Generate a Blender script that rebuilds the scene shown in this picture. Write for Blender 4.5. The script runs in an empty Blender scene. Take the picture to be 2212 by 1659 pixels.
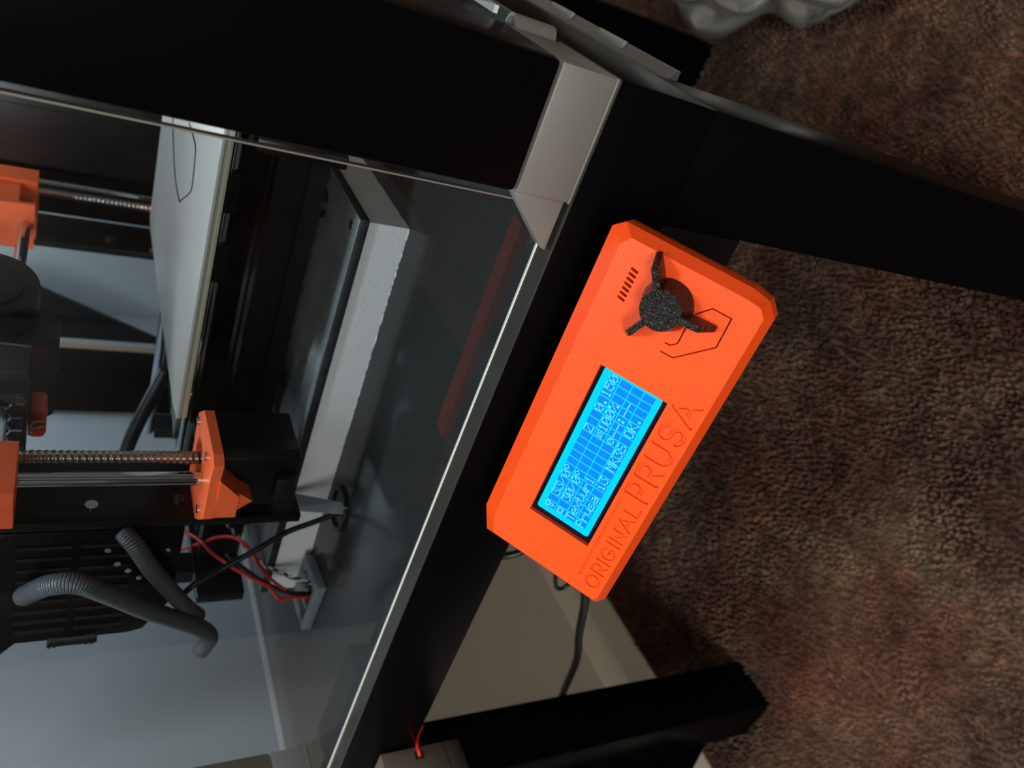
import bpy, bmesh, math, random
import numpy as np
from mathutils import Vector, Matrix, noise

# ------------------------------------------------------------------ camera, world, lights, exposure
scene = bpy.context.scene
COL = scene.collection
CAM_R = ((0.8067, 0.5886, 0.0524), (0.3411, -0.3913, -0.8547), (-0.4826, 0.7074, -0.5164))  # right, down, forward (phone held sideways)
cam_d = bpy.data.cameras.new('camera')
cam = bpy.data.objects.new('camera', cam_d)
COL.objects.link(cam)
rx, ry, rz = (Vector(r).normalized() for r in CAM_R)
m = Matrix.Identity(4)
for i in range(3):
    m[i][0], m[i][1], m[i][2] = ry[i], rx[i], -rz[i]
m.translation = (0.0317, -0.2485, 0.6234)
cam.matrix_world = m
cam_d.sensor_fit = 'HORIZONTAL'
cam_d.sensor_width = 36.0
cam_d.lens = 1655.1 / 2212 * 36
cam_d.clip_start = 0.01
cam_d.dof.use_dof = True
cam_d.dof.focus_distance = 0.335
cam_d.dof.aperture_fstop = 11.0
scene.camera = cam

world = bpy.data.worlds.new('world')
scene.world = world
world.use_nodes = True
world.node_tree.nodes['Background'].inputs[0].default_value = (0.9, 0.95, 1.0, 1)
world.node_tree.nodes['Background'].inputs[1].default_value = 0.05

def area_light(name, loc, target, sx, sy, power, color):
    d = bpy.data.lights.new(name, 'AREA')
    d.shape = 'RECTANGLE'; d.size = sx; d.size_y = sy; d.energy = power; d.color = color
    o = bpy.data.objects.new(name, d); COL.objects.link(o)
    o.location = loc
    o.rotation_euler = (Vector(target) - Vector(loc)).to_track_quat('-Z', 'Y').to_euler()
    return o

area_light('ceiling_lamp_light', (-0.10, -0.24, 2.33), (-0.10, -0.24, 0), 0.30, 0.30, 21.0, (1.0, 0.90, 0.79))
area_light('front_fill_light', (0.0, -2.24, 1.05), (-0.25, 0.1, 0.25), 1.1, 1.1, 76.0, (1.0, 0.95, 0.88))  # fill light added to brighten wall and carpet under the table
area_light('enclosure_front_led', (-0.275, 0.030, 0.893), (-0.29, 0.16, 0.45), 0.40, 0.012, 2.85, (0.80, 0.90, 1.0))
area_light('enclosure_rear_led', (-0.275, 0.505, 0.893), (-0.28, 0.550, 0.74), 0.40, 0.012, 2.6, (0.80, 0.91, 1.0))
scene.view_settings.view_transform = 'Standard'
scene.view_settings.look = 'None'
scene.view_settings.exposure = 0.0
scene.view_settings.gamma = 1.0
scene.view_settings.use_curve_mapping = False

random.seed(7)
RNG = np.random.default_rng(7)

# ------------------------------------------------------------------ materials
def s2l(c):
    return tuple((v / 255 / 12.92) if v <= 10 else (((v / 255) + 0.055) / 1.055) ** 2.4 for v in c)

MATS = {}
def mat(name, color, rough=0.5, metal=0.0, bump=0.0, bscale=200.0, spec=0.5, var=0.0, vscale=20.0, stretch=None,
        trans=0.0, ior=1.45, emit=None, estr=0.0, coat=0.0, sheen=0.0, detail=2.0, rvar=0.0, sss=0.0):
    mt = bpy.data.materials.new(name); mt.use_nodes = True
    nt = mt.node_tree; b = nt.nodes['Principled BSDF']
    b.inputs['Base Color'].default_value = (*color, 1)
    b.inputs['Roughness'].default_value = rough
    b.inputs['Metallic'].default_value = metal
    b.inputs['Specular IOR Level'].default_value = spec
    b.inputs['IOR'].default_value = ior
    b.inputs['Transmission Weight'].default_value = trans
    b.inputs['Coat Weight'].default_value = coat
    b.inputs['Sheen Weight'].default_value = sheen
    if sss:
        b.inputs['Subsurface Weight'].default_value = sss
        b.inputs['Subsurface Radius'].default_value = (0.01, 0.01, 0.01)
    if emit:
        b.inputs['Emission Color'].default_value = (*emit, 1)
        b.inputs['Emission Strength'].default_value = estr
    if bump or var or rvar:
        tc = nt.nodes.new('ShaderNodeTexCoord'); mp = nt.nodes.new('ShaderNodeMapping')
        if stretch: mp.inputs['Scale'].default_value = stretch
        nt.links.new(tc.outputs['Object'], mp.inputs['Vector'])
    if var or rvar:
        n = nt.nodes.new('ShaderNodeTexNoise'); n.inputs['Scale'].default_value = vscale; n.inputs['Detail'].default_value = 6
        nt.links.new(mp.outputs[0], n.inputs['Vector'])
        if var:
            r = nt.nodes.new('ShaderNodeValToRGB')
            r.color_ramp.elements[0].position = 0.3; r.color_ramp.elements[1].position = 0.7
            r.color_ramp.elements[0].color = (*[max(0, c * (1 - var)) for c in color], 1)
            r.color_ramp.elements[1].color = (*[min(1, c * (1 + var)) for c in color], 1)
            nt.links.new(n.outputs['Fac'], r.inputs['Fac']); nt.links.new(r.outputs['Color'], b.inputs['Base Color'])
        if rvar:
            mr = nt.nodes.new('ShaderNodeMapRange')
            mr.inputs['To Min'].default_value = max(0.02, rough - rvar); mr.inputs['To Max'].default_value = rough + rvar
            nt.links.new(n.outputs['Fac'], mr.inputs['Value']); nt.links.new(mr.outputs['Result'], b.inputs['Roughness'])
    if bump:
        n2 = nt.nodes.new('ShaderNodeTexNoise'); n2.inputs['Scale'].default_value = bscale; n2.inputs['Detail'].default_value = detail
        bp = nt.nodes.new('ShaderNodeBump'); bp.inputs['Strength'].default_value = bump; bp.inputs['Distance'].default_value = 0.001
        nt.links.new(mp.outputs[0], n2.inputs['Vector']); nt.links.new(n2.outputs['Fac'], bp.inputs['Height'])
        nt.links.new(bp.outputs['Normal'], b.inputs['Normal'])
    MATS[name] = mt
    return mt

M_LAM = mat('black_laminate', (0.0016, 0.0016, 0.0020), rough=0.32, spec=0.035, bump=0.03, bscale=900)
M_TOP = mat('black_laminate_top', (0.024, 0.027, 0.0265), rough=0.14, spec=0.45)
M_GREY = mat('grey_printed_plastic', (0.155, 0.156, 0.152), rough=0.40, bump=0.10, bscale=900, stretch=(1, 0.05, 1), metal=0.1)
M_GREYB = mat('bluish_grey_printed_plastic', (0.20, 0.23, 0.26), rough=0.45, bump=0.1, bscale=1500, stretch=(1, 1, 0.1))
M_ORANGE = mat('orange_printed_plastic', (0.72, 0.063, 0.004), rough=0.36, bump=0.22, bscale=1500, detail=4)
M_ORANGE2 = mat('orange_printer_plastic', (1.0, 0.150, 0.040), rough=0.45)
M_KNOB = mat('black_sparkling_plastic', (0.002, 0.002, 0.0022), rough=0.12, bump=1.0, bscale=1300, detail=1, spec=0.3)
M_BLACK = mat('black_plastic', (0.006, 0.006, 0.0065), rough=0.42, spec=0.4, bump=0.1, bscale=800)
M_BLACKROUGH = mat('black_rough_plastic', (0.003, 0.003, 0.0035), rough=0.3, bump=0.35, bscale=420, spec=0.2)
M_FRAME = mat('black_powder_coat', (0.006, 0.006, 0.0065), rough=0.32, spec=0.3)
M_ALU = mat('bright_steel', (0.55, 0.58, 0.63), rough=0.09, metal=1.0)
M_SCREW = mat('lead_screw_steel', (0.42, 0.39, 0.34), rough=0.28, metal=1.0)
M_PLATE = mat('polished_plate', (0.26, 0.285, 0.29), rough=0.28, metal=0.45, var=0.25, vscale=25, rvar=0.08)
M_PLATEEDGE = mat('plate_dark_edge', (0.015, 0.014, 0.018), rough=0.5, var=0.6, vscale=120)
M_FOAM = mat('white_foam', (0.72, 0.73, 0.75), rough=0.9, bump=0.25, bscale=600, sss=0.3)
M_SHEET = mat('print_sheet', (0.315, 0.305, 0.278), rough=0.45, bump=0.12, bscale=2500)
M_SHEETEDGE = mat('print_sheet_edge', (0.30, 0.30, 0.22), rough=0.5)
M_PANEL = mat('grey_panel', (0.33, 0.36, 0.375), rough=0.22, rvar=0.04, vscale=8)
M_PANELHILITE = mat('panel_highlight', (0.62, 0.62, 0.60), rough=0.4)  # pale colour for the painted highlight line along the side panel
M_FROST = mat('frosted_acrylic_edge', (0.74, 0.76, 0.72), rough=0.5, spec=0.5)
M_FROSTD = mat('sawn_acrylic_edge', (0.16, 0.15, 0.135), rough=0.35)
M_WALL = mat('cream_wall_paint', (0.80, 0.76, 0.66), rough=0.75, bump=0.04, bscale=300)
M_WALLB = mat('room_wall_paint', (0.66, 0.64, 0.60), rough=0.8)
M_WALLF = mat('front_wall_paint', (0.40, 0.40, 0.38), rough=0.8)
M_DOOR = mat('dark_brown_wood', (0.022, 0.014, 0.010), rough=0.5, bump=0.1, bscale=60, stretch=(1, 8, 0.4))
M_SKIRT = mat('cream_gloss_paint', (0.80, 0.76, 0.64), rough=0.3)
M_CEIL = mat('ceiling_paint', (0.78, 0.77, 0.74), rough=0.9)
M_SLEEVE = mat('braided_sleeve', (0.10, 0.11, 0.12), rough=0.45)
M_CABLE = mat('black_cable', (0.006, 0.006, 0.007), rough=0.4)
M_RED = mat('red_wire', (0.55, 0.015, 0.012), rough=0.4)
M_REDO = mat('red_silicone', (0.62, 0.05, 0.025), rough=0.45)
M_WHITEW = mat('white_wire', (0.5, 0.48, 0.45), rough=0.4)
M_COPPER = mat('copper_wire', (0.45, 0.25, 0.14), rough=0.35, metal=0.5)
M_BEZEL = mat('dark_bezel', (0.004, 0.003, 0.012), rough=0.25)
M_BOARD = mat('dark_circuit_board', (0.012, 0.006, 0.03), rough=0.4)
M_BAG = mat('silver_film', (0.52, 0.57, 0.58), rough=0.25, metal=0.75)
M_BROWNGREY = mat('brownish_grey_cover', (0.12, 0.105, 0.09), rough=0.45, bump=0.1, bscale=900)
M_DARKGREY = mat('dark_grey_cover', (0.035, 0.03, 0.028), rough=0.45)
M_RAIL = mat('grey_rail', (0.07, 0.075, 0.075), rough=0.3, bump=0.5, bscale=350)
M_RAILL = mat('light_rail_clip', (0.22, 0.25, 0.25), rough=0.3)
M_STRAND = mat('grey_filament', (0.05, 0.05, 0.055), rough=0.4)
M_GREEN = mat('grey_green_cover', (0.16, 0.19, 0.185), rough=0.4)

def emission(name, rgb, strength):
    mt = bpy.data.materials.new(name); mt.use_nodes = True
    nt = mt.node_tree; nt.nodes.clear()
    e = nt.nodes.new('ShaderNodeEmission'); o = nt.nodes.new('ShaderNodeOutputMaterial')
    e.inputs[0].default_value = (*rgb, 1); e.inputs[1].default_value = strength
    nt.links.new(e.outputs[0], o.inputs[0])
    return mt
M_LCD = emission('lcd_backlight', s2l((8, 222, 255)), 1.0)
M_CELL = emission('lcd_cell', s2l((24, 142, 255)), 1.0)
M_PIX = emission('lcd_pixel', s2l((105, 245, 255)), 1.0)

# clear acrylic
M_ACRYL = bpy.data.materials.new('clear_acrylic'); M_ACRYL.use_nodes = True
nt = M_ACRYL.node_tree; nt.nodes.clear()
o_ = nt.nodes.new('ShaderNodeOutputMaterial'); tr = nt.nodes.new('ShaderNodeBsdfTransparent'); gl = nt.nodes.new('ShaderNodeBsdfGlossy')
fr = nt.nodes.new('ShaderNodeFresnel'); mx = nt.nodes.new('ShaderNodeMixShader')
tr.inputs[0].default_value = (0.745, 0.765, 0.77, 1); gl.inputs['Roughness'].default_value = 0.012; fr.inputs[0].default_value = 1.49
geo = nt.nodes.new('ShaderNodeNewGeometry'); inv = nt.nodes.new('ShaderNodeMath'); inv.operation = 'SUBTRACT'; inv.inputs[0].default_value = 1.0
mul = nt.nodes.new('ShaderNodeMath'); mul.operation = 'MULTIPLY'
nt.links.new(geo.outputs['Backfacing'], inv.inputs[1]); nt.links.new(inv.outputs[0], mul.inputs[0]); nt.links.new(fr.outputs[0], mul.inputs[1])
mul2 = nt.nodes.new('ShaderNodeMath'); mul2.operation = 'MULTIPLY'; mul2.inputs[1].default_value = 1.0; mul2.use_clamp = True
nt.links.new(mul.outputs[0], mul2.inputs[0])
nt.links.new(mul2.outputs[0], mx.inputs[0]); nt.links.new(tr.outputs[0], mx.inputs[1]); nt.links.new(gl.outputs[0], mx.inputs[2])
nt.links.new(mx.outputs[0], o_.inputs[0])

# braided relief for the sleeves
nt = M_SLEEVE.node_tree; b = nt.nodes['Principled BSDF']
uvn = nt.nodes.new('ShaderNodeTexCoord'); br = nt.nodes.new('ShaderNodeTexBrick'); bp = nt.nodes.new('ShaderNodeBump')
br.inputs['Scale'].default_value = 1.0; br.inputs['Brick Width'].default_value = 0.5; br.inputs['Row Height'].default_value = 0.25
br.inputs['Mortar Size'].default_value = 0.06; br.inputs['Mortar Smooth'].default_value = 1.0
br.inputs['Color1'].default_value = (1, 1, 1, 1); br.inputs['Color2'].default_value = (0.85, 0.85, 0.85, 1); br.inputs['Mortar'].default_value = (0, 0, 0, 1)
bp.inputs['Strength'].default_value = 1.0; bp.inputs['Distance'].default_value = 0.0012
nt.links.new(uvn.outputs['UV'], br.inputs['Vector']); nt.links.new(br.outputs['Color'], bp.inputs['Height'])
nt.links.new(bp.outputs['Normal'], b.inputs['Normal'])
mxc = nt.nodes.new('ShaderNodeMix'); mxc.data_type = 'RGBA'
mxc.inputs['A'].default_value = (0.012, 0.013, 0.015, 1); mxc.inputs['B'].default_value = (0.10, 0.112, 0.12, 1)
nt.links.new(br.outputs['Color'], mxc.inputs['Factor']); nt.links.new(mxc.outputs['Result'], b.inputs['Base Color'])

# carpet: mottled browns
def carpet_material(name):
    mt = bpy.data.materials.new(name); mt.use_nodes = True
    nt = mt.node_tree; b = nt.nodes['Principled BSDF']
    b.inputs['Roughness'].default_value = 0.95; b.inputs['Specular IOR Level'].default_value = 0.1
    b.inputs['Sheen Weight'].default_value = 0.15
    tc = nt.nodes.new('ShaderNodeTexCoord')
    def nz(scale, detail, off):
        mp = nt.nodes.new('ShaderNodeMapping'); mp.inputs['Location'].default_value = (off, off * 1.7, 0)
        n = nt.nodes.new('ShaderNodeTexNoise'); n.inputs['Scale'].default_value = scale; n.inputs['Detail'].default_value = detail
        nt.links.new(tc.outputs['Object'], mp.inputs[0]); nt.links.new(mp.outputs[0], n.inputs['Vector'])
        return n
    def ramp(n, stops):
        r = nt.nodes.new('ShaderNodeValToRGB')
        el = r.color_ramp.elements
        while len(el) < len(stops): el.new(0.5)
        for e, (p, c) in zip(el, stops): e.position = p; e.color = (*c, 1)
        nt.links.new(n.outputs['Fac'], r.inputs['Fac'])
        return r
    a = ramp(nz(11, 6, 1.3), [(0.30, (0.038, 0.017, 0.014)), (0.45, (0.072, 0.045, 0.034)), (0.56, (0.105, 0.069, 0.049)), (0.70, (0.150, 0.112, 0.078))])
    c = ramp(nz(7, 4, 5.1), [(0.42, (1.0, 1.0, 1.0)), (0.64, (1.15, 0.72, 0.62))])
    d = ramp(nz(60, 3, 9.7), [(0.30, (0.45, 0.42, 0.42)), (0.55, (1, 1, 1)), (0.75, (1.5, 1.5, 1.45))])
    m1 = nt.nodes.new('ShaderNodeMix'); m1.data_type = 'RGBA'; m1.blend_type = 'MULTIPLY'; m1.inputs['Factor'].default_value = 1
    m2 = nt.nodes.new('ShaderNodeMix'); m2.data_type = 'RGBA'; m2.blend_type = 'MULTIPLY'; m2.inputs['Factor'].default_value = 1
    nt.links.new(a.outputs['Color'], m1.inputs['A']); nt.links.new(c.outputs['Color'], m1.inputs['B'])
    nt.links.new(m1.outputs['Result'], m2.inputs['A']); nt.links.new(d.outputs['Color'], m2.inputs['B'])
    nt.links.new(m2.outputs['Result'], b.inputs['Base Color'])
    return mt
M_CARPET = carpet_material('mottled_brown_carpet')

# ------------------------------------------------------------------ object helpers
WLOC = {}
def finish(name, verts, faces, material, parent=None, smooth=False, local=False, uvs=None, bevel=0.0, bseg=2):
    v = np.array(verts, float)
    c = np.zeros(3)
    if not local:
        c = np.array([(v[:, 0].min() + v[:, 0].max()) / 2, (v[:, 1].min() + v[:, 1].max()) / 2, v[:, 2].min()])
    me = bpy.data.meshes.new(name)
    me.from_pydata([tuple(p) for p in (v - c)], [], [tuple(f) for f in faces])
    if uvs is not None:
        uvl = me.uv_layers.new(name='UVMap')
        for poly in me.polygons:
            for li in poly.loop_indices:
                uvl.data[li].uv = uvs[li]
    me.validate()
    bm = bmesh.new(); bm.from_mesh(me)
    if uvs is None:
        bmesh.ops.recalc_face_normals(bm, faces=bm.faces[:])
    if bevel > 0:
        es = [e for e in bm.edges if len(e.link_faces) == 2 and e.calc_face_angle(0) > 0.5]
        bmesh.ops.bevel(bm, geom=es, offset=bevel, segments=bseg, affect='EDGES', profile=0.5)
    bm.to_mesh(me); bm.free()
    me.materials.append(material)
    if smooth:
        for p in me.polygons: p.use_smooth = True
    o = bpy.data.objects.new(name, me)
    COL.objects.link(o)
    if parent is not None:
        o.parent = parent
        pl = WLOC.get(parent.name, np.zeros(3))
        o.location = c if local else c - pl
    else:
        o.location = c
    WLOC[o.name] = c
    if bevel > 0 and not smooth:
        for p in me.polygons: p.use_smooth = True
        with_sharp(o)
    return o

def with_sharp(o):
    me = o.data
    bm = bmesh.new(); bm.from_mesh(me)
    for e in bm.edges:
        e.smooth = not (len(e.link_faces) == 2 and e.calc_face_angle(0) > 0.7)
    bm.to_mesh(me); bm.free()

def empty(name, loc, label, cat, group=None, mat4=None):
    e = bpy.data.objects.new(name, None); COL.objects.link(e)
    e.empty_display_size = 0.02
    e.location = loc
    if mat4 is not None: e.matrix_world = mat4
    WLOC[e.name] = np.array(loc, float)
    return tag(e, label, cat, group)

def tag(o, label, cat, group=None, kind=None):
    if label: o['label'] = label
    if cat: o['category'] = cat
    if group: o['group'] = group
    if kind: o['kind'] = kind
    return o

def struct(o):
    o['kind'] = 'structure'; return o

BOXF = [(0, 3, 2, 1), (4, 5, 6, 7), (0, 1, 5, 4), (1, 2, 6, 5), (2, 3, 7, 6), (3, 0, 4, 7)]
def boxv(x0, x1, y0, y1, z0, z1):
    return [(x0, y0, z0), (x1, y0, z0), (x1, y1, z0), (x0, y1, z0), (x0, y0, z1), (x1, y0, z1), (x1, y1, z1), (x0, y1, z1)]
def box(name, x0, x1, y0, y1, z0, z1, material, parent=None, bevel=0.0, local=False, bseg=2):
    return finish(name, boxv(x0, x1, y0, y1, z0, z1), BOXF, material, parent, bevel=bevel, local=local, bseg=bseg)

def multi(parts):
    V, F = [], []
    for v, f in parts:
        k = len(V); V += list(v); F += [tuple(i + k for i in q) for q in f]
    return V, F
def boxes(name, lst, material, parent=None, bevel=0.0, local=False):
    V, F = multi([(boxv(*b), BOXF) for b in lst])
    return finish(name, V, F, material, parent, bevel=bevel, local=local)

def prism(name, poly, a0, a1, axis, material, parent=None, bevel=0.0, local=False, smooth=False):
    """poly: 2-D outline in the two other axes (x,y,z order), swept along axis from a0 to a1"""
    V = []
    for a in (a0, a1):
        for p in poly:
            q = list(p); q.insert(axis, a); V.append(tuple(q))
    n = len(poly)
    F = [tuple(range(n))[::-1], tuple(range(n, 2 * n))] + [(i, (i + 1) % n, n + (i + 1) % n, n + i) for i in range(n)]
    return finish(name, V, F, material, parent, bevel=bevel, local=local, smooth=smooth)

def cyl_vf(p0, p1, r0, r1=None, seg=16):
    r1 = r0 if r1 is None else r1
    p0, p1 = Vector(p0), Vector(p1); d = (p1 - p0).normalized()
    a = d.orthogonal().normalized(); b = d.cross(a)
    V = []
    for p, r in ((p0, r0), (p1, r1)):
        for i in range(seg):
            t = 2 * math.pi * i / seg
            V.append(tuple(p + r * (math.cos(t) * a + math.sin(t) * b)))
    F = [tuple(range(seg))[::-1], tuple(range(seg, 2 * seg))] + [(i, (i + 1) % seg, seg + (i + 1) % seg, seg + i) for i in range(seg)]
    return V, F
def cyl(name, p0, p1, r0, material, parent=None, r1=None, seg=16, local=False):
    V, F = cyl_vf(p0, p1, r0, r1, seg)
    o = finish(name, V, F, material, parent, smooth=True, local=local)
    with_sharp(o)
    return o

def spline(pts, n):
    P = [Vector(p) for p in pts]
    P = [P[0] * 2 - P[1]] + P + [P[-1] * 2 - P[-2]]
    out = []
    for i in range(1, len(P) - 2):
        for k in range(n):
            t = k / n
            a, b, c, d = P[i - 1], P[i], P[i + 1], P[i + 2]
            out.append(0.5 * ((2 * b) + (c - a) * t + (2 * a - 5 * b + 4 * c - d) * t * t + (3 * b - a - 3 * c + d) * t ** 3))
    out.append(P[-2])
    return out
def tube(name, pts, r, material, parent=None, seg=10, n=8, local=False, uv=False, rfun=None, twist=None):
    S = spline(pts, n) if len(pts) > 2 else [Vector(p) for p in pts]
    T = [(S[min(i + 1, len(S) - 1)] - S[max(i - 1, 0)]).normalized() for i in range(len(S))]
    a = T[0].orthogonal().normalized()
    V, F, L, Ls = [], [], 0.0, []
    for i, p in enumerate(S):
        if i: L += (S[i] - S[i - 1]).length
        Ls.append(L)
        a = (a - T[i] * a.dot(T[i])).normalized(); b = T[i].cross(a)
        for k in range(seg):
            t = 2 * math.pi * k / seg
            rr = r if rfun is None else rfun(i / (len(S) - 1), t)
            V.append(tuple(p + rr * (math.cos(t) * a + math.sin(t) * b)))
    for i in range(len(S) - 1):
        for k in range(seg):
            k2 = (k + 1) % seg
            F.append((i * seg + k, i * seg + k2, (i + 1) * seg + k2, (i + 1) * seg + k))
    uvs = None
    if uv:
        uvs = []
        for i in range(len(S) - 1):
            for k in range(seg):
                for ii, kk in ((i, k), (i, k + 1), (i + 1, k + 1), (i + 1, k)):
                    uvs.append((kk / seg * 14.0, Ls[ii] / 0.0050))
    F.append(tuple(range(seg))[::-1]); F.append(tuple(range((len(S) - 1) * seg, len(S) * seg)))
    if uv: uvs += [(0, 0)] * (2 * seg)
    return finish(name, V, F, material, parent, smooth=True, local=local, uvs=uvs)

def copy_tree(o, parent=None):
    c = o.copy(); COL.objects.link(c); c.parent = parent
    for ch in list(o.children): copy_tree(ch, c)
    return c

# ------------------------------------------------------------------ the room
RX0, RX1, RY0, RY1, RZ = -0.632, 1.9, -2.3, 1.7, 2.4
struct(box('floor', RX0, RX1, RY0, RY1, -0.05, 0.0, M_CARPET))
struct(box('ceiling', RX0, RX1, RY0, RY1, RZ, RZ + 0.05, M_CEIL))
struct(box('wall_left', RX0 - 0.06, RX0, RY0, RY1, 0, RZ, M_WALL))
struct(box('wall_right', RX1, RX1 + 0.06, RY0, RY1, 0, RZ, M_WALLB))
struct(box('wall_back', RX0, RX1, RY1, RY1 + 0.06, 0, RZ, M_WALLB))
struct(box('wall_front', RX0, RX1, RY0 - 0.06, RY0, 0, RZ, M_WALLF))
sk = [(RX0, 0), (RX0 + 0.014, 0), (RX0 + 0.014, 0.040), (RX0 + 0.012, 0.046), (RX0 + 0.006, 0.058), (RX0 + 0.003, 0.062), (RX0, 0.063)]
struct(prism('baseboard_left', sk, -0.225, RY1, 1, M_SKIRT))
dz = bpy.data.objects.new('added_door_1', None); COL.objects.link(dz); dz.location = (RX0 + 0.015, -0.72, 0.0); dz['kind'] = 'structure'; WLOC[dz.name] = np.array(dz.location)  # unseen dark door, added so the acrylic reflects less bright wall
box('added_door_leaf', RX0 + 0.0005, RX0 + 0.024, -1.16, -0.28, 0.0, 1.98, M_DOOR, dz, bevel=0.002)
box('added_door_leaf', RX0 + 0.0005, RX0 + 0.024, -2.042, -1.162, 0.0, 1.98, M_DOOR, dz, bevel=0.002)
boxes('added_door_frame', [(RX0 + 0.0005, RX0 + 0.030, -0.279, -0.226, 0, 2.035), (RX0 + 0.0005, RX0 + 0.030, -2.098, -2.045, 0, 2.035), (RX0 + 0.0005, RX0 + 0.030, -2.044, -0.28, 1.982, 2.035)], M_DOOR, dz)
for za, zb_ in ((0.12, 0.90), (1.02, 1.86)):
    for ya in (-1.96, -1.57, -1.07, -0.68): box('added_door_panel', RX0 + 0.0242, RX0 + 0.030, ya, ya + 0.31, za, zb_, M_DOOR, dz, bevel=0.002)
cyl('added_door_handle', (RX0 + 0.0245, -1.10, 0.98), (RX0 + 0.075, -1.10, 0.98), 0.011, M_ALU, dz)
struct(box('baseboard_back', RX0 + 0.014, RX1, RY1 - 0.014, RY1, 0, 0.063, M_SKIRT))

win = bpy.data.objects.new('added_window_1', None); COL.objects.link(win); win.location = (0.0, -2.27, 0.43); win['kind'] = 'structure'; WLOC[win.name] = np.array(win.location)  # unseen window, added as a body for the front fill light
boxes('added_window_frame', [(-0.61, -0.55, -2.299, -2.26, 0.46, 1.64), (0.55, 0.61, -2.299, -2.26, 0.46, 1.64), (-0.55, 0.55, -2.299, -2.26, 0.46, 0.52), (-0.55, 0.55, -2.299, -2.26, 1.58, 1.64), (-0.02, 0.02, -2.299, -2.265, 0.52, 1.58)], M_CEIL, win)
box('added_window_sill', -0.62, 0.66, -2.299, -2.25, 0.43, 0.459, M_CEIL, win)
for xa, xb in ((-0.55, -0.02), (0.02, 0.55)): box('pane', xa, xb, -2.299, -2.29, 0.52, 1.58, M_PANEL, win)

# carpet pile: short leaning tufts over the part of the floor in view
xs, ys = np.meshgrid(np.arange(RX0 + 0.02, 0.75, 0.0046), np.arange(-0.28, 1.25, 0.0046))
n_t = xs.size
bx = (xs + RNG.uniform(-0.002, 0.002, xs.shape)).ravel(); by = (ys + RNG.uniform(-0.002, 0.002, ys.shape)).ravel()
keep = ((bx > -0.63) & (by > -0.2 - 0.0 * bx))
for lx in ((-0.55, -0.50), (-0.05, 0.0)):
    for ly in ((0, 0.05), (0.50, 0.55)):
        keep &= ~((bx > lx[0] - 0.001) & (bx < lx[1] + 0.001) & (by > ly[0] - 0.001) & (by < ly[1] + 0.001))
bx, by = bx[keep], by[keep]; n_t = bx.size
hh = RNG.uniform(0.004, 0.0075, n_t); aa = RNG.uniform(0, 2 * np.pi, n_t); rr = RNG.uniform(0.0022, 0.0034, n_t)
la = RNG.uniform(0, 2 * np.pi, n_t); ll = RNG.uniform(0, 0.0028, n_t)
V = np.zeros((n_t, 4, 3))
for k in range(3):
    V[:, k, 0] = bx + rr * np.cos(aa + k * 2.094); V[:, k, 1] = by + rr * np.sin(aa + k * 2.094)
V[:, 3, 0] = bx + ll * np.cos(la); V[:, 3, 1] = by + ll * np.sin(la); V[:, 3, 2] = hh
V = V.reshape(-1, 3)
base = np.arange(n_t)[:, None] * 4
tri = np.concatenate([base + np.array([[0, 1, 3]]), base + np.array([[1, 2, 3]]), base + np.array([[2, 0, 3]])], axis=1).reshape(-1)
me = bpy.data.meshes.new('carpet_pile')
me.vertices.add(len(V)); me.vertices.foreach_set('co', V.ravel())
me.loops.add(len(tri)); me.loops.foreach_set('vertex_index', tri.astype(np.int32))
me.polygons.add(n_t * 3)
me.polygons.foreach_set('loop_start', np.arange(0, n_t * 9, 3, dtype=np.int32)); me.polygons.foreach_set('loop_total', np.full(n_t * 3, 3, np.int32))
me.update(); me.validate(); me.materials.append(M_CARPET)
pile = bpy.data.objects.new('carpet_pile', me); COL.objects.link(pile)
tag(pile, 'mottled brown and rust carpet pile covering the floor', 'carpet', kind='stuff')

# ------------------------------------------------------------------ the two black tables
T = 0.55
def rounded(name, x0, x1, y0, y1, z0, z1, material, parent, bevel=0.0012):
    return box(name, x0, x1, y0, y1, z0, z1, material, parent, bevel=bevel)
lo = empty('side_table', (-T / 2, T / 2, 0), 'black square side table standing on the brown carpet', 'table')
ttop = rounded('tabletop', -T, 0, 0, T, 0.4004, 0.45, M_TOP, lo, bevel=0.0008)
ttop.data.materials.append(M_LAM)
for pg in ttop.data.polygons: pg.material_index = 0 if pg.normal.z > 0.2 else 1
for lx in (-T, -0.05):
    for ly in (0, T - 0.05):
        rounded('leg', lx, lx + 0.05, ly, ly + 0.05, 0.0, 0.4003, M_LAM, lo, bevel=0.0005)
up = empty('side_table', (-T / 2, T / 2, 0.4755), 'black upper table whose legs stand on the grey corner brackets', 'table')
rounded('tabletop', -T, 0, 0, T, 0.900, 0.949, M_LAM, up)
for lx in (-T, -0.05):
    for ly in (0, T - 0.05):
        rounded('leg', lx, lx + 0.05, ly, ly + 0.05, 0.4758, 0.8995, M_LAM, up, bevel=0.0022)

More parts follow.
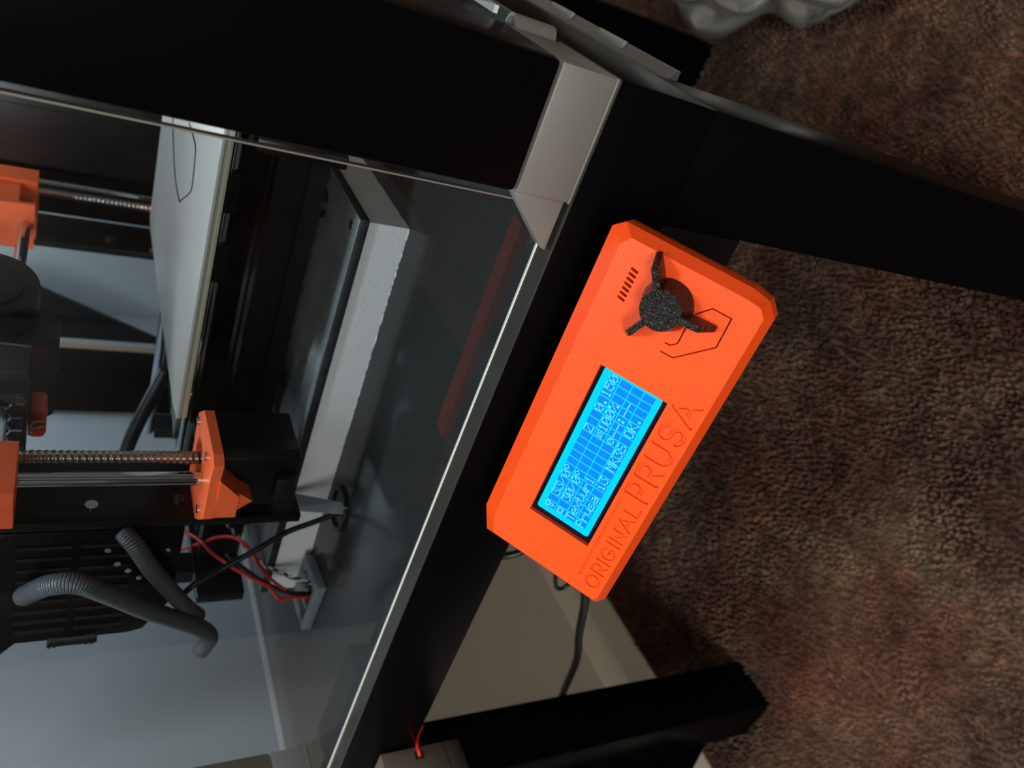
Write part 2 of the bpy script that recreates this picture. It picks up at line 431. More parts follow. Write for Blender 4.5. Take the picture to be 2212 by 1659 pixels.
# ------------------------------------------------------------------ grey corner brackets
def bracket(cx, cy, sx, sy, label):
    """outer corner at (cx, cy); sx, sy point into the table"""
    z0, z1 = 0.4504, 0.4752
    e = empty('corner_bracket', (cx, cy, z0), label, 'bracket', 'grey brackets at the table corners')
    def bb(name, x0, x1, y0, y1, a, b, bev=0.0):
        X = sorted((cx + sx * x0, cx + sx * x1)); Y = sorted((cy + sy * y0, cy + sy * y1))
        return box(name, X[0], X[1], Y[0], Y[1], a, b, M_GREY, e, bevel=bev)
    bb('body', 0.0004, 0.0496, 0.0, 0.0496, z0 + 0.0012, z1, 0.0006)
    bb('foot_flange', 0.0002, 0.0499, -0.0004, 0.0499, z0, z0 + 0.0011, 0.0003)
    wing = [(0.0497, z0 + 0.0022), (0.0497, z1 - 0.0006), (0.0527, z0 + 0.0225), (0.0705, z0 + 0.0042), (0.0712, z0 + 0.0022)]
    prism('stop_wing', [(cx + sx * a, b) for a, b in wing], cy + sy * 0.0008, cy + sy * 0.0102, 1, M_GREY, e, bevel=0.0003)
    prism('stop_wing', [(cy + sy * a, b) for a, b in wing], cx + sx * 0.0008, cx + sx * 0.0102, 0, M_GREY, e, bevel=0.0003)
    # half-round hook on the outer side face
    V, F = [], []
    N = 10
    for zz in (z0 + 0.003, z1 - 0.0025):
        for rr_ in (0.0052, 0.0036):
            for k in range(N + 1):
                t = math.pi * k / N
                V.append((cx - sx * (rr_ * math.sin(t) * 0.9 - 0.0005), cy + sy * (0.0495 + 0.0052 - rr_ * math.cos(t)), zz))
    n1 = N + 1
    for k in range(N):
        F += [(k, k + 1, 2 * n1 + k + 1, 2 * n1 + k), (n1 + k, 3 * n1 + k, 3 * n1 + k + 1, n1 + k + 1),
              (k, n1 + k, n1 + k + 1, k + 1), (2 * n1 + k, 2 * n1 + k + 1, 3 * n1 + k + 1, 3 * n1 + k)]
    F += [(0, 2 * n1, 3 * n1, n1), (N, n1 + N, 3 * n1 + N, 2 * n1 + N)]
    finish('hook', V, F, M_GREY, e, smooth=False)
    return e
bracket(0, 0, -1, 1, 'grey printed corner bracket beside the orange display, under the black upper leg')
bracket(-T, 0, 1, 1, 'grey corner bracket at the table corner above the brownish grey switch box')
bracket(-T, T, 1, -1, 'grey corner bracket at the rear table corner beside the cream wall')
bracket(0, T, -1, -1, 'grey corner bracket at the rear table corner above the silver bag')

# ------------------------------------------------------------------ acrylic door and panels
dr = empty('acrylic_door', (-0.275, 0.012, 0.4502), 'clear acrylic door pane standing in front of the printer', 'panel')
AX0, AX1, AY0, AY1 = -0.4945, -0.0562, 0.0106, 0.0136
box('pane', AX0, AX1, AY0, AY1, 0.4509, 0.892, M_ACRYL, dr)
box('bottom_edge', AX0, AX1, AY0, AY0 + 0.0012, 0.4502, 0.4508, M_FROST, dr)
box('side_edge', AX1 + 0.0001, AX1 + 0.0007, AY0, AY1, 0.4512, 0.892, M_FROSTD, dr)
sp = empty('enclosure_panel', (-0.555, 0.275, 0.4502), 'grey side panel closing the enclosure beside the cream wall', 'panel')
box('sheet', -0.5565, -0.5535, 0.012, 0.538, 0.4530, 0.893, M_PANEL, sp)
box('highlight_strip', -0.5565, -0.5528, 0.012, 0.538, 0.4492, 0.4529, M_PANELHILITE, sp)  # pale strip stands in for the highlight where panel meets tabletop
tag(box('enclosure_panel', -0.495, -0.055, 0.5515, 0.5545, 0.449, 0.893, M_PANEL, None), 'grey rear panel closing the enclosure behind the printer', 'panel')
rp = empty('acrylic_side_panel', (0.002, 0.28, 0.478), 'clear acrylic side pane beside the black upper leg', 'panel')
box('pane', 0.0010, 0.0040, 0.060, 0.495, 0.479, 0.893, M_ACRYL, rp)
box('bottom_edge', 0.0010, 0.0040, 0.060, 0.495, 0.477, 0.4789, M_FROST, rp)

# ------------------------------------------------------------------ orange control display
LU = Vector((0.99997, -0.00755, -0.00021)); LV = Vector((-0.00616, -0.7996, -0.60051)).normalized()
LN = LU.cross(-LV).normalized(); LV = LU.cross(LN).normalized()   # reading-down direction
LM = Matrix.Identity(4)
for i in range(3):
    LM[i][0], LM[i][1], LM[i][2] = LU[i], -LV[i], LN[i]
LM.translation = (-0.13845, -0.0520, 0.42517)
disp = empty('control_display', (-0.13845, -0.0520, 0.42517), 'orange printed control display with blue lit screen and black knob', 'display', mat4=LM)
WLOC[disp.name] = np.zeros(3)
mm = 0.001
outer = [(-57, -36.2), (90.5, -36.2), (94.3, -31.5), (94.3, 22), (92.8, 29), (88, 33.4), (-64, 33.4), (-69, 30.5), (-69, -31)]
inner = [(-55, -29), (87.5, -29), (91.3, -26.0), (91.3, 22.5), (90.6, 27.6), (87.5, 30.4), (-61.5, 30.4), (-63.5, 29.3), (-63.5, -26)]
V = []
for ring, zz in ((inner, 0), (outer, -6.0), (outer, -11.0), ([(a * 0.995 if a > 0 else a, b) for a, b in outer], -15.5)):
    V += [(a * mm, -b * mm, zz * mm) for a, b in ring]
n = len(outer); F = [tuple(range(n)), tuple(range(3 * n, 4 * n))[::-1]]
for r in range(3):
    F += [(r * n + i, (r + 1) * n + i, (r + 1) * n + (i + 1) % n, r * n + (i + 1) % n) for i in range(n)]
housing = finish('housing', V, F, M_ORANGE, disp, local=True)

def cut_prism(poly, depth, top=0.5):
    Vv = [(a * mm, -b * mm, z * mm) for z in (-depth, top) for a, b in poly]
    k = len(poly)
    Ff = [tuple(range(k)), tuple(range(k, 2 * k))[::-1]] + [(i, k + i, k + (i + 1) % k, (i + 1) % k) for i in range(k)]
    return Vv, Ff
def stroke(a, b, w):
    dx, dy = b[0] - a[0], b[1] - a[1]; L = math.hypot(dx, dy); nx, ny = -dy / L * w / 2, dx / L * w / 2
    ex, ey = dx / L * w * 0.25, dy / L * w * 0.25
    return [(a[0] + nx - ex, a[1] + ny - ey), (b[0] + nx + ex, b[1] + ny + ey), (b[0] - nx + ex, b[1] - ny + ey), (a[0] - nx - ex, a[1] - ny - ey)]
def slot(a, b, w, k=5):
    dx, dy = b[0] - a[0], b[1] - a[1]; th = math.atan2(dy, dx); out = []
    for i in range(k + 1):
        t = th - math.pi / 2 + math.pi * i / k; out.append((b[0] + w / 2 * math.cos(t), b[1] + w / 2 * math.sin(t)))
    for i in range(k + 1):
        t = th + math.pi / 2 + math.pi * i / k; out.append((a[0] + w / 2 * math.cos(t), a[1] + w / 2 * math.sin(t)))
    return out

cutters = []
cutters.append([cut_prism([(-40, -15.35), (40, -15.35), (40, 15.35), (-40, 15.35)], 2.6)])
cutters.append([cut_prism(slot((81.1 - 2.05 * i, -20.8), (80.6 - 2.05 * i, -18.4), 1.15), 5.0) for i in range(7)])
hexa = [(77.3, 8.3), (82.3, 12.9), (82.3, 20.5), (69.8, 20.8), (57.8, 8.6), (57.7, 3.4)]
hexb = [(70.9, 7.5), (63.8, 7.6), (61.7, 5.5), (61.7, 3.3)]
for pl in (hexa, hexb):
    for k in range(len(pl) - 1): cutters.append([cut_prism(stroke(pl[k], pl[k + 1], 0.55), 4.5)])
cutters.append([cut_prism(slot((-55, 18.3), (-8.9, 17.9), 1.1), 0.45)])
def arc(cx, cy, rx_, ry_, a0, a1, k=8):
    return [(cx + rx_ * math.cos(math.radians(a0 + (a1 - a0) * i / k)), cy + ry_ * math.sin(math.radians(a0 + (a1 - a0) * i / k))) for i in range(k + 1)]
def thick(path, w, k=4):
    """outline of a rounded stroke along an open path"""
    L_, R_2 = [], []
    n_ = len(path)
    for i in range(n_):
        a = path[max(i - 1, 0)]; b = path[min(i + 1, n_ - 1)]
        if 0 < i < n_ - 1:
            d1 = Vector((path[i][0] - a[0], path[i][1] - a[1])).normalized(); d2 = Vector((b[0] - path[i][0], b[1] - path[i][1])).normalized()
            d = (d1 + d2).normalized(); sc = 1 / max(0.5, math.sqrt((1 + d1.dot(d2)) / 2))
        else:
            d = Vector((b[0] - a[0], b[1] - a[1])).normalized(); sc = 1
        nx, ny = -d[1] * w / 2 * sc, d[0] * w / 2 * sc
        L_.append((path[i][0] + nx, path[i][1] + ny)); R_2.append((path[i][0] - nx, path[i][1] - ny))
    def cap(c, p):
        t0 = math.atan2(p[1] - c[1], p[0] - c[0])
        return [(c[0] + w / 2 * math.cos(t0 - math.pi * i / k), c[1] + w / 2 * math.sin(t0 - math.pi * i / k)) for i in range(1, k)]
    return L_ + cap(path[-1], L_[-1]) + R_2[::-1] + cap(path[0], R_2[0])
# unit letters: x in widths 0..1, y 0 (cap line) .. 1 (base line)
def glyph(c):
    if c == 'P': return [[(0, 1), (0, 0)], [(0, 0), (0.55, 0)] + arc(0.55, 0.29, 0.45, 0.29, -90, 90)[1:] + [(0, 0.58)]]
    if c == 'R': return glyph('P') + [[(0.52, 0.58), (1, 1)]]
    if c == 'U': return [[(0, 0), (0, 0.62)] + arc(0.5, 0.62, 0.5, 0.38, 180, 0, 10)[1:-1] + [(1, 0.62), (1, 0)]]
    if c == 'S': return [[(0.96, 0.17)] + arc(0.5, 0.25, 0.46, 0.25, -50, -180, 6) + arc(0.5, 0.27, 0.46, 0.22, 180, 100, 4)[1:] + arc(0.5, 0.74, 0.5, 0.26, -70, 90, 8) + arc(0.5, 0.74, 0.5, 0.26, 110, 160, 3)]
    if c == 'A': return [[(0, 1), (0.5, 0)], [(0.5, 0), (1, 1)], [(0.2, 0.68), (0.8, 0.68)]]
    if c == 'O': return [arc(0.5, 0.5, 0.5, 0.5, 90, 275, 14), arc(0.5, 0.5, 0.5, 0.5, 265, 455, 14)]
    if c == 'I': return [[(0.5, 0), (0.5, 1)]]
    if c == 'G': return [arc(0.5, 0.5, 0.5, 0.5, -40, -180, 10), arc(0.5, 0.5, 0.5, 0.5, 185, 5, 12), [(0.98, 0.55), (0.55, 0.55)]]
    if c == 'N': return [[(0, 1), (0, 0)], [(0, 0), (1, 1)], [(1, 1), (1, 0)]]
    if c == 'L': return [[(0, 0), (0, 1)], [(0, 1), (1, 1)]]
def letters(word, spans, v0, v1, w, depth):
    for c, (a, b) in zip(word, spans):
        for path in glyph(c):
            pts = [(a + w / 2 + x_ * (b - a - w), v0 + w / 2 + y_ * (v1 - v0 - w)) for x_, y_ in path]
            cutters.append([cut_prism(thick(pts, w), depth + 0.004 * (len(cutters) % 5))])
letters('PRUSA', [(-5.2, 2.6), (4.2, 12.6), (14.2, 23.4), (25.0, 33.6), (35.0, 46.2)], 17.0, 28.6, 1.9, 0.95)
letters('ORIGINAL', [(-58.0, -50.9), (-49.6, -44.2), (-43.4, -41.4), (-40.6, -33.6), (-32.6, -30.6), (-29.6, -23.4), (-22.2, -14.8), (-13.6, -8.6)], 21.2, 28.3, 1.15, 0.7)
for grp in cutters:
    Vv, Ff = multi(grp)
    cme = bpy.data.meshes.new('cutter'); cme.from_pydata(Vv, [], Ff)
    bmc = bmesh.new(); bmc.from_mesh(cme); bmesh.ops.recalc_face_normals(bmc, faces=bmc.faces[:]); bmc.to_mesh(cme); bmc.free()
    cob = bpy.data.objects.new('cutter', cme); COL.objects.link(cob); cob.matrix_world = LM
    md = housing.modifiers.new('cut', 'BOOLEAN'); md.operation = 'DIFFERENCE'; md.solver = 'EXACT'; md.object = cob
    bpy.context.view_layer.update()
    new = bpy.data.meshes.new_from_object(housing.evaluated_get(bpy.context.evaluated_depsgraph_get()))
    housing.modifiers.remove(md)
    if len(new.polygons) > 10: housing.data = new
    bpy.data.objects.remove(cob)
housing.data.name = 'housing'
housing['label'] = 'orange housing with engraved lettering'

box('circuit_board', -62 * mm, 90 * mm, -27 * mm, 27 * mm, -5.2 * mm, -3.6 * mm, M_BOARD, disp, local=True)
box('back_cover', -60 * mm, 86 * mm, -28 * mm, 30 * mm, -22 * mm, -15.6 * mm, M_ORANGE, disp, local=True, bevel=0.001)

# lit screen: panel, character cells, lit dots
scr = box('bezel', -40 * mm, 40 * mm, -15.3 * mm, 15.3 * mm, -2.55 * mm, -2.3 * mm, M_BEZEL, disp, local=True)
def rrect(u0, u1, v0, v1, r, k=5):
    out = []
    for cx, cy, t0 in ((u1 - r, v1 - r, 0), (u0 + r, v1 - r, 90), (u0 + r, v0 + r, 180), (u1 - r, v0 + r, 270)):
        for i in range(k + 1):
            t = math.radians(t0 + 90 * i / k); out.append((cx + r * math.cos(t), cy + r * math.sin(t)))
    return out
SU0, SU1, SV0, SV1 = -37.6, 39.4, -13.6, 13.2
poly = rrect(SU0, SU1, SV0, SV1, 1.2)
lit = prism('lit_panel', [(a * mm, -b * mm) for a, b in poly], -2.29 * mm, -2.15 * mm, 2, M_LCD, scr, local=True)
lit['label'] = 'cyan backlit character screen'
FONT = {
 '0': '01110 10001 10011 10101 11001 10001 01110', '1': '00100 01100 00100 00100 00100 00100 01110',
 '3': '11111 00010 00100 00010 00001 10001 01110', '5': '11111 10000 11110 00001 00001 10001 01110',
 '/': '00000 00001 00010 00100 01000 10000 00000', 'd': '01100 10010 10010 01100 00000 00000 00000',
 'Z': '11111 00001 00010 00100 01000 10000 11111', '.': '00000 00000 00000 00000 00000 01100 01100',
 '%': '11000 11001 00010 00100 01000 10011 00011', 'T': '11111 00100 00100 00100 00100 00100 00100',
 'e': '00000 00000 01110 10001 11111 10000 01110', 'x': '00000 00000 10001 01010 00100 01010 10001',
 't': '01000 01000 11100 01000 01000 01001 00110', 'u': '00000 00000 10001 10001 10001 10011 01101',
 'r': '00000 00000 10110 11001 10000 10000 10000', 'l': '01100 00100 00100 00100 00100 00100 01110',
 '-': '00000 00000 00000 11111 00000 00000 00000', ':': '00000 01100 01100 00000 01100 01100 00000',
 'P': '11110 10001 10001 11110 10000 10000 10000', 's': '00000 00000 01110 10000 01110 00001 11110',
 'a': '00000 00000 01110 00001 01111 10001 01111', 'i': '00100 00000 01100 00100 00100 00100 01110',
 'M': '10001 11011 10101 10101 10001 10001 10001', 'K': '10001 10010 10100 11000 10100 10010 10001',
 'S': '01111 10000 10000 01110 00001 00001 11110', 'O': '01110 10001 10001 10001 10001 10001 01110',
 'N': '11111 10001 11111 01010 01010 01110 00100', 'B': '00000 11111 10101 10001 10101 11111 00000',
 'f': '00000 10101 01010 10101 01010 10101 00000', 'c': '00000 01110 10011 10101 10001 01110 00000'}
ROWS = ['N 33/0d     Z  0.150', 'B 30/0d     f100%   ', 'Textur1     c--:--  ', 'Prusa i3 MK3S OK.   ']
cw, ch = 3.02, 4.85; pu, pv = 3.66, 5.36
gu0 = 37.9 - 19 * pu - cw; gv0 = -10.55
cellsV, pixV = [], []
for r, row in enumerate(ROWS):
    for k, chh in enumerate(row):
        u = gu0 + k * pu; v = gv0 + r * pv
        cellsV.append((boxv(u * mm, (u + cw) * mm, -(v + ch) * mm, -v * mm, -2.14 * mm, -2.12 * mm), BOXF))
        if chh in FONT:
            for j, line in enumerate(FONT[chh].split()):
                for i, bit in enumerate(line):
                    if bit == '1':
                        a = u + i * cw / 5; b_ = v + j * ch / 8
                        pixV.append((boxv((a + 0.03) * mm, (a + cw / 5 - 0.03) * mm, -(b_ + ch / 8 - 0.03) * mm, -(b_ + 0.03) * mm, -2.11 * mm, -2.09 * mm), BOXF))
Vc, Fc = multi(cellsV); o = finish('character_cells', Vc, Fc, M_CELL, scr, local=True); o['kind'] = 'stuff'
Vc, Fc = multi(pixV); o = finish('character_dots', Vc, Fc, M_PIX, scr, local=True); o['kind'] = 'stuff'

# knob
KC = (75.2, -2.6)
V, F = cyl_vf((KC[0] * mm, -KC[1] * mm, 0.0003), (KC[0] * mm, -KC[1] * mm, 9.6 * mm), 10.3 * mm, 7.9 * mm, 48)
knob = finish('knob', V, F, M_KNOB, disp, smooth=True, local=True); with_sharp(knob)
knob['label'] = 'black three-armed knob'
for dx, dy in ((16.6, -11.4), (-18.4, -9.2), (1.0, 20.3)):
    L = math.hypot(dx, dy); ux, uy = dx / L, dy / L; px_, py_ = -uy * 1.3, ux * 1.3
    prof = [(5, 0.6), (20.3, 0.6), (15.4, 9.75), (5, 9.75)]
    V = [((KC[0] + ux * r_ + s * px_) * mm, -(KC[1] + uy * r_ + s * py_) * mm, h_ * mm) for s in (-1, 1) for r_, h_ in prof]
    F = [(0, 1, 2, 3), (7, 6, 5, 4)] + [(i, (i + 1) % 4, 4 + (i + 1) % 4, 4 + i) for i in range(4)]
    finish('grip_arm', V, F, M_KNOB, knob, local=True, bevel=0.00015)

# black mount that carries the display below the table edge
mo = empty('display_mount', (-0.12, 0.003, 0.352), 'rough black printed mount holding the orange display under the table edge', 'mount')
box('mount_plate', -0.195, -0.0505, 0.0012, 0.0130, 0.352, 0.3998, M_BLACKROUGH, mo, bevel=0.0006)
for xa in (-0.182, -0.092):
    prism('mount_arm', [(0.0010, 0.397), (-0.0335, 0.4065), (-0.0440, 0.3965), (0.0010, 0.368)], xa, xa + 0.012, 0, M_BLACKROUGH, mo, bevel=0.0005)

# ------------------------------------------------------------------ foam block and plate under the printer
# frayed lower edge of the foam: small irregular notches along the bottom rim
fx0, fx1, fy0, fy1, fz0, fz1 = -0.4330, -0.1295, 0.1395, 0.4430, 0.4502, 0.4746
ring = []
N = 240
for (ax, ay), (bx_, by_) in (((fx0, fy0), (fx1, fy0)), ((fx1, fy0), (fx1, fy1)), ((fx1, fy1), (fx0, fy1)), ((fx0, fy1), (fx0, fy0))):
    for k in range(N):
        t = k / N; ring.append((ax + (bx_ - ax) * t, ay + (by_ - ay) * t, (ay == by_)))
V = []
for lev, zz in enumerate((fz0, fz0 + 0.0008, fz1)):
    for (a, b_, hor) in ring:
        j = random.uniform(-0.00045, 0.0003) if lev == 0 else 0.0
        V.append((a + (0 if hor else j), b_ + (j if hor else 0), zz))
n = len(ring)
F = [tuple(range(n))[::-1], tuple(range(2 * n, 3 * n))]
for r in range(2): F += [(r * n + i, r * n + (i + 1) % n, (r + 1) * n + (i + 1) % n, (r + 1) * n + i) for i in range(n)]
tag(finish('foam_block', V, F, M_FOAM), 'white foam block lying on the black tabletop under the printer', 'foam')
pl_ = empty('metal_plate', (-0.28, 0.29, 0.4748), 'polished grey plate with a dark edge lying on the white foam', 'plate')
box('slab', -0.4345, -0.1280, 0.1380, 0.4440, 0.4748, 0.4803, M_PLATEEDGE, pl_, bevel=0.0006)
box('polished_face', -0.4342, -0.1283, 0.1383, 0.4437, 0.4804, 0.4810, M_PLATE, pl_, bevel=0.0002)
cyl('rivet_hole', (-0.1370, 0.1495, 0.4811), (-0.1370, 0.1495, 0.4814), 0.0028, M_ALU, pl_, seg=20)

# ------------------------------------------------------------------ 3D printer (its front faces the right side of the enclosure)
pr = empty('desktop_printer', (-0.28, 0.273, 0.4812), 'black and orange 3D printer standing on the polished plate', 'printer')
YC = 0.273
# base: aluminium profiles, end plates, feet
for y0 in (0.192, 0.324):
    prof = []
    h = 0.015; s = 0.004; d = 0.005
    c_y, c_z = y0 + h, 0.502
    for q in ((-h, -h), (-s, -h), (-s, -h + d), (s, -h + d), (s, -h), (h, -h), (h, -s), (h - d, -s), (h - d, s), (h, s), (h, h), (s, h), (s, h - d), (-s, h - d), (-s, h), (-h, h), (-h, s), (-h + d, s), (-h + d, -s), (-h, -s)):
        prof.append((c_y + q[0], c_z + q[1]))
    prism('base_profile', prof, -0.450, -0.112, 0, M_FRAME, pr)
    for xx in (-0.42, -0.15):
        cyl('rubber_foot', (xx, y0 + 0.015, 0.4812), (xx, y0 + 0.015, 0.4869), 0.009, M_BLACK, pr)
box('front_plate', -0.112, -0.104, 0.165, 0.381, 0.486, 0.536, M_FRAME, pr, bevel=0.001)
rpl = box('rear_plate', -0.460, -0.4505, 0.154, 0.392, 0.4865, 0.5205, M_FRAME, pr, bevel=0.001)
for xa in (-0.4605, -0.4535): box('edge_strip', xa, xa + 0.0028, 0.154, 0.392, 0.5206, 0.5213, M_RAILL, rpl)
for y0 in (0.186, 0.360):
    cyl('smooth_rod', (-0.462, y0, 0.5425), (-0.10, y0, 0.5425), 0.004, M_ALU, pr, seg=20)
    for xx in (-0.455, -0.107):
        box('rod_holder', xx - 0.006, xx + 0.006, y0 - 0.010, y0 + 0.010, 0.5214 if xx < -0.3 else 0.5362, 0.5384, M_BLACK, pr)
    for xx in ((-0.10 - 0.10, -0.20 + 0.024) if y0 < 0.3 else (-0.215, -0.191)), ((-0.155, -0.131) if y0 < 0.3 else (-0.15, -0.126)):
        cyl('linear_bearing', (xx[0], y0, 0.5425), (xx[1], y0, 0.5425), 0.0072, M_FRAME, pr, seg=20)
box('bed_carriage', -0.245, -0.030, 0.165, 0.381, 0.5500, 0.5528, M_FRAME, pr, bevel=0.0004)
# heated bed and sheet
bed = box('heated_bed', -0.2615, -0.0135, 0.1262, 0.391, 0.5545, 0.5580, M_SHEETEDGE, pr, bevel=0.0003)
for bx0 in (-0.25, -0.025):
    for by0 in (0.136, 0.381):
        cyl('bed_standoff', (bx0, by0, 0.5529), (bx0, by0, 0.5544), 0.004, M_ALU, bed)
sheet = prism('print_sheet', [(-0.262, 0.1258), (-0.013, 0.1258), (-0.013, 0.3915), (-0.262, 0.3915), (-0.2665, 0.372), (-0.2665, 0.145)], 0.5581, 0.5600, 2, M_SHEET, pr, bevel=0.0002)
sheet['label'] = 'pale grey print sheet'
# frame plate with a large window
fxa, fxb = -0.311, -0.305
V = []
oy0, oy1, oz0, oz1 = 0.0885, 0.4615, 0.4865, 0.866
iy0, iy1, iz0, iz1 = 0.139, 0.411, 0.540, 0.815
for xx in (fxa, fxb):
    V += [(xx, oy0, oz0), (xx, oy1, oz0), (xx, oy1, oz1), (xx, oy0, oz1), (xx, iy0, iz0), (xx, iy1, iz0), (xx, iy1, iz1), (xx, iy0, iz1)]
F = []
for k in (0, 8):
    F += [(k + i, k + (i + 1) % 4, k + 4 + (i + 1) % 4, k + 4 + i) for i in range(4)]
F += [(i, (i + 1) % 4, 8 + (i + 1) % 4, 8 + i) for i in range(4)]
F += [(4 + i, 12 + i, 12 + (i + 1) % 4, 4 + (i + 1) % 4) for i in range(4)]
fr_ = finish('frame', V, F, M_FRAME, pr, bevel=0.0006)
for (yy, zz) in ((0.4285, 0.5852), (0.103, 0.556), (0.100, 0.600), (0.418, 0.552)):
    cyl('frame_screw', (fxb, yy, zz), (fxb + 0.0022, yy, zz), 0.0034, M_ALU, fr_, seg=12)

def z_axis(side):
    s = 1 if side > 0 else -1           # +1: far side (larger y)
    ysc = YC + s * 0.166; yrod = YC + s * 0.1835
    out = lambda a: YC + s * a
    zt = 0.548
    # orange bottom part: plate round the motor, raised side wall, gusset below
    outl = [(-0.3045, 0.1850), (-0.2945, 0.1960), (-0.2857, 0.2042), (-0.2590, 0.2030), (-0.2470, 0.2052), (-0.2446, 0.1985), (-0.2466, 0.1585), (-0.2590, 0.1446), (-0.3045, 0.1480)]
    hole = []
    zb = zt - 0.0052
    mnt = None
    # ring plate with a round opening around the screw
    K = 24; hc = (-0.275, 0.166); hr = 0.0115
    Vv, Ff = [], []
    def raypt(t):
        d = (math.cos(t), math.sin(t)); best = None
        for i in range(len(outl)):
            (x1, y1), (x2, y2) = outl[i], outl[(i + 1) % len(outl)]
            den = d[0] * (y2 - y1) - d[1] * (x2 - x1)
            if abs(den) < 1e-12: continue
            q = ((x1 - hc[0]) * (y2 - y1) - (y1 - hc[1]) * (x2 - x1)) / den
            w = ((x1 - hc[0]) * d[1] - (y1 - hc[1]) * d[0]) / den
            if q > 0 and -1e-9 <= w <= 1 + 1e-9 and (best is None or q > best): best = q
        return (hc[0] + d[0] * best, hc[1] + d[1] * best)
    angs = sorted([2 * math.pi * k / K for k in range(K)] + [math.atan2(b - hc[1], a - hc[0]) % (2 * math.pi) for a, b in outl])
    n = len(angs)
    for zz in (zb, zt):
        for t in angs:
            a, b = raypt(t); Vv.append((a, out(b), zz))
        for t in angs:
            Vv.append((hc[0] + hr * math.cos(t), out(hc[1] + hr * math.sin(t)), zz))
    for i in range(n):
        j = (i + 1) % n
        Ff += [(i, j, n + j, n + i), (2 * n + i, 3 * n + i, 3 * n + j, 2 * n + j), (i, 2 * n + i, 2 * n + j, j), (n + i, n + j, 3 * n + j, 3 * n + i)]
    mnt = finish('z_axis_mount', Vv, Ff, M_ORANGE2, pr)
    mnt['label'] = 'orange printed motor mount'
    # outer wall with slanted lower end
    a = sorted((out(0.1850), out(0.2040)))
    prism('wall', [(-0.2856, zb - 0.0001), (-0.2592, zb - 0.0001), (-0.2705, zb - 0.0112), (-0.2856, zb - 0.0115)], a[0], a[1], 1, M_ORANGE2, mnt)
    b2 = sorted((out(0.1870), out(0.2000)))
    prism('gusset', [(-0.2712, zb - 0.0113), (-0.2775, zb - 0.0200), (-0.2850, zb - 0.0116)], b2[0], b2[1], 1, M_ORANGE2, mnt)
    c2 = sorted((out(0.1480), out(0.1848)))
    box('frame_tab', -0.3045, -0.2970, c2[0], c2[1], zb - 0.016, zb - 0.0002, M_ORANGE2, mnt)
    for (sx_, sy_) in ((-0.2605, 0.1505), (-0.2560, 0.1870), (-0.292, 0.190)):
        cyl('screw_head', (sx_, out(sy_), zt), (sx_, out(sy_), zt + 0.0012), 0.0026, M_ALU, mnt, seg=14)
    # motor under it
    yy = sorted((out(0.145), out(0.187)))
    mot = prism('stepper_motor', [(-0.296, yy[0] + .004), (-0.292, yy[0]), (-0.258, yy[0]), (-0.254, yy[0] + .004), (-0.254, yy[1] - .004), (-0.258, yy[1]), (-0.292, yy[1]), (-0.296, yy[1] - .004)], 0.4975, zb - 0.0003, 2, M_FRAME, pr, bevel=0.0005)
    b0 = sorted((out(0.1872), out(0.195)))
    box('motor_plug', -0.283, -0.267, b0[0], b0[1], 0.500, 0.510, M_BLACK, mot, bevel=0.0008)
    # smooth rod
    cyl('smooth_rod', (-0.275, yrod, zb), (-0.275, yrod, 0.862), 0.004, M_ALU, pr, seg=24)
    # lead screw with ridges
    seg = 14; dz = 0.00055; z0_ = zb; nz = int((0.845 - z0_) / dz)
    Vv, Ff = [], []
    for i in range(nz):
        z_ = z0_ + i * dz
        for k in range(seg):
            t = 2 * math.pi * k / seg
            ph = (z_ / 0.0033 - k / seg) % 1.0
            r_ = 0.0032 + 0.0008 * (1 - abs(2 * ph - 1)) ** 0.6
            Vv.append((-0.275 + r_ * math.cos(t), ysc + r_ * math.sin(t), z_))
    for i in range(nz - 1):
        for k in range(seg): Ff.append((i * seg + k, i * seg + (k + 1) % seg, (i + 1) * seg + (k + 1) % seg, (i + 1) * seg + k))
    Ff += [tuple(range(seg))[::-1], tuple(range((nz - 1) * seg, nz * seg))]
    finish('lead_screw', Vv, Ff, M_SCREW, pr, smooth=True)
z_axis(-1); z_axis(1)
# X ends and X rods
xl = prism('x_end', [(-0.286, 0.0680), (-0.282, 0.0630), (-0.262, 0.0570), (-0.2565, 0.060), (-0.2565, 0.0980), (-0.286, 0.0995)], 0.6345, 0.705, 2, M_ORANGE2, pr, bevel=0.0004)
box('belt_guide', -0.296, -0.2862, 0.0640, 0.085, 0.6405, 0.700, M_ORANGE2, xl, bevel=0.0004)
xr = box('x_end', -0.2985, -0.281, 0.398, 0.4445, 0.6385, 0.705, M_ORANGE2, pr, bevel=0.0004)
V, F = multi([(boxv(-0.2805, -0.2455, 0.388, 0.410, 0.6385, 0.705), BOXF), (boxv(-0.279, -0.248, 0.350, 0.3879, 0.6490, 0.705), BOXF), (boxv(-0.2805, -0.2455, 0.346, 0.3499, 0.6385, 0.705), BOXF)])
finish('rod_clamp', V, F, M_ORANGE2, xr)
for zz in (0.6445, 0.690):
    cyl('x_smooth_rod', (-0.262, 0.098, zz), (-0.262, 0.395, zz), 0.004, M_ALU, pr, seg=20)
tube('x_belt', [(-0.270, 0.10, 0.668), (-0.270, 0.25, 0.668), (-0.270, 0.40, 0.668)], 0.0018, M_COPPER, pr, seg=6, n=2)
# extruder: body, fan with honeycomb guard, blower, duct, heater block
ex = prism('extruder', [(-0.300, 0.141), (-0.246, 0.141), (-0.236, 0.150), (-0.236, 0.214), (-0.300, 0.214)], 0.6330, 0.72, 2, M_BLACK, pr, bevel=0.0006)
FC = (-0.2715, 0.6520)
V, F = [], []
K = 32
for yy in (0.1305, 0.1405):
    for rr_ in (0.0185, 0.0):
        pass
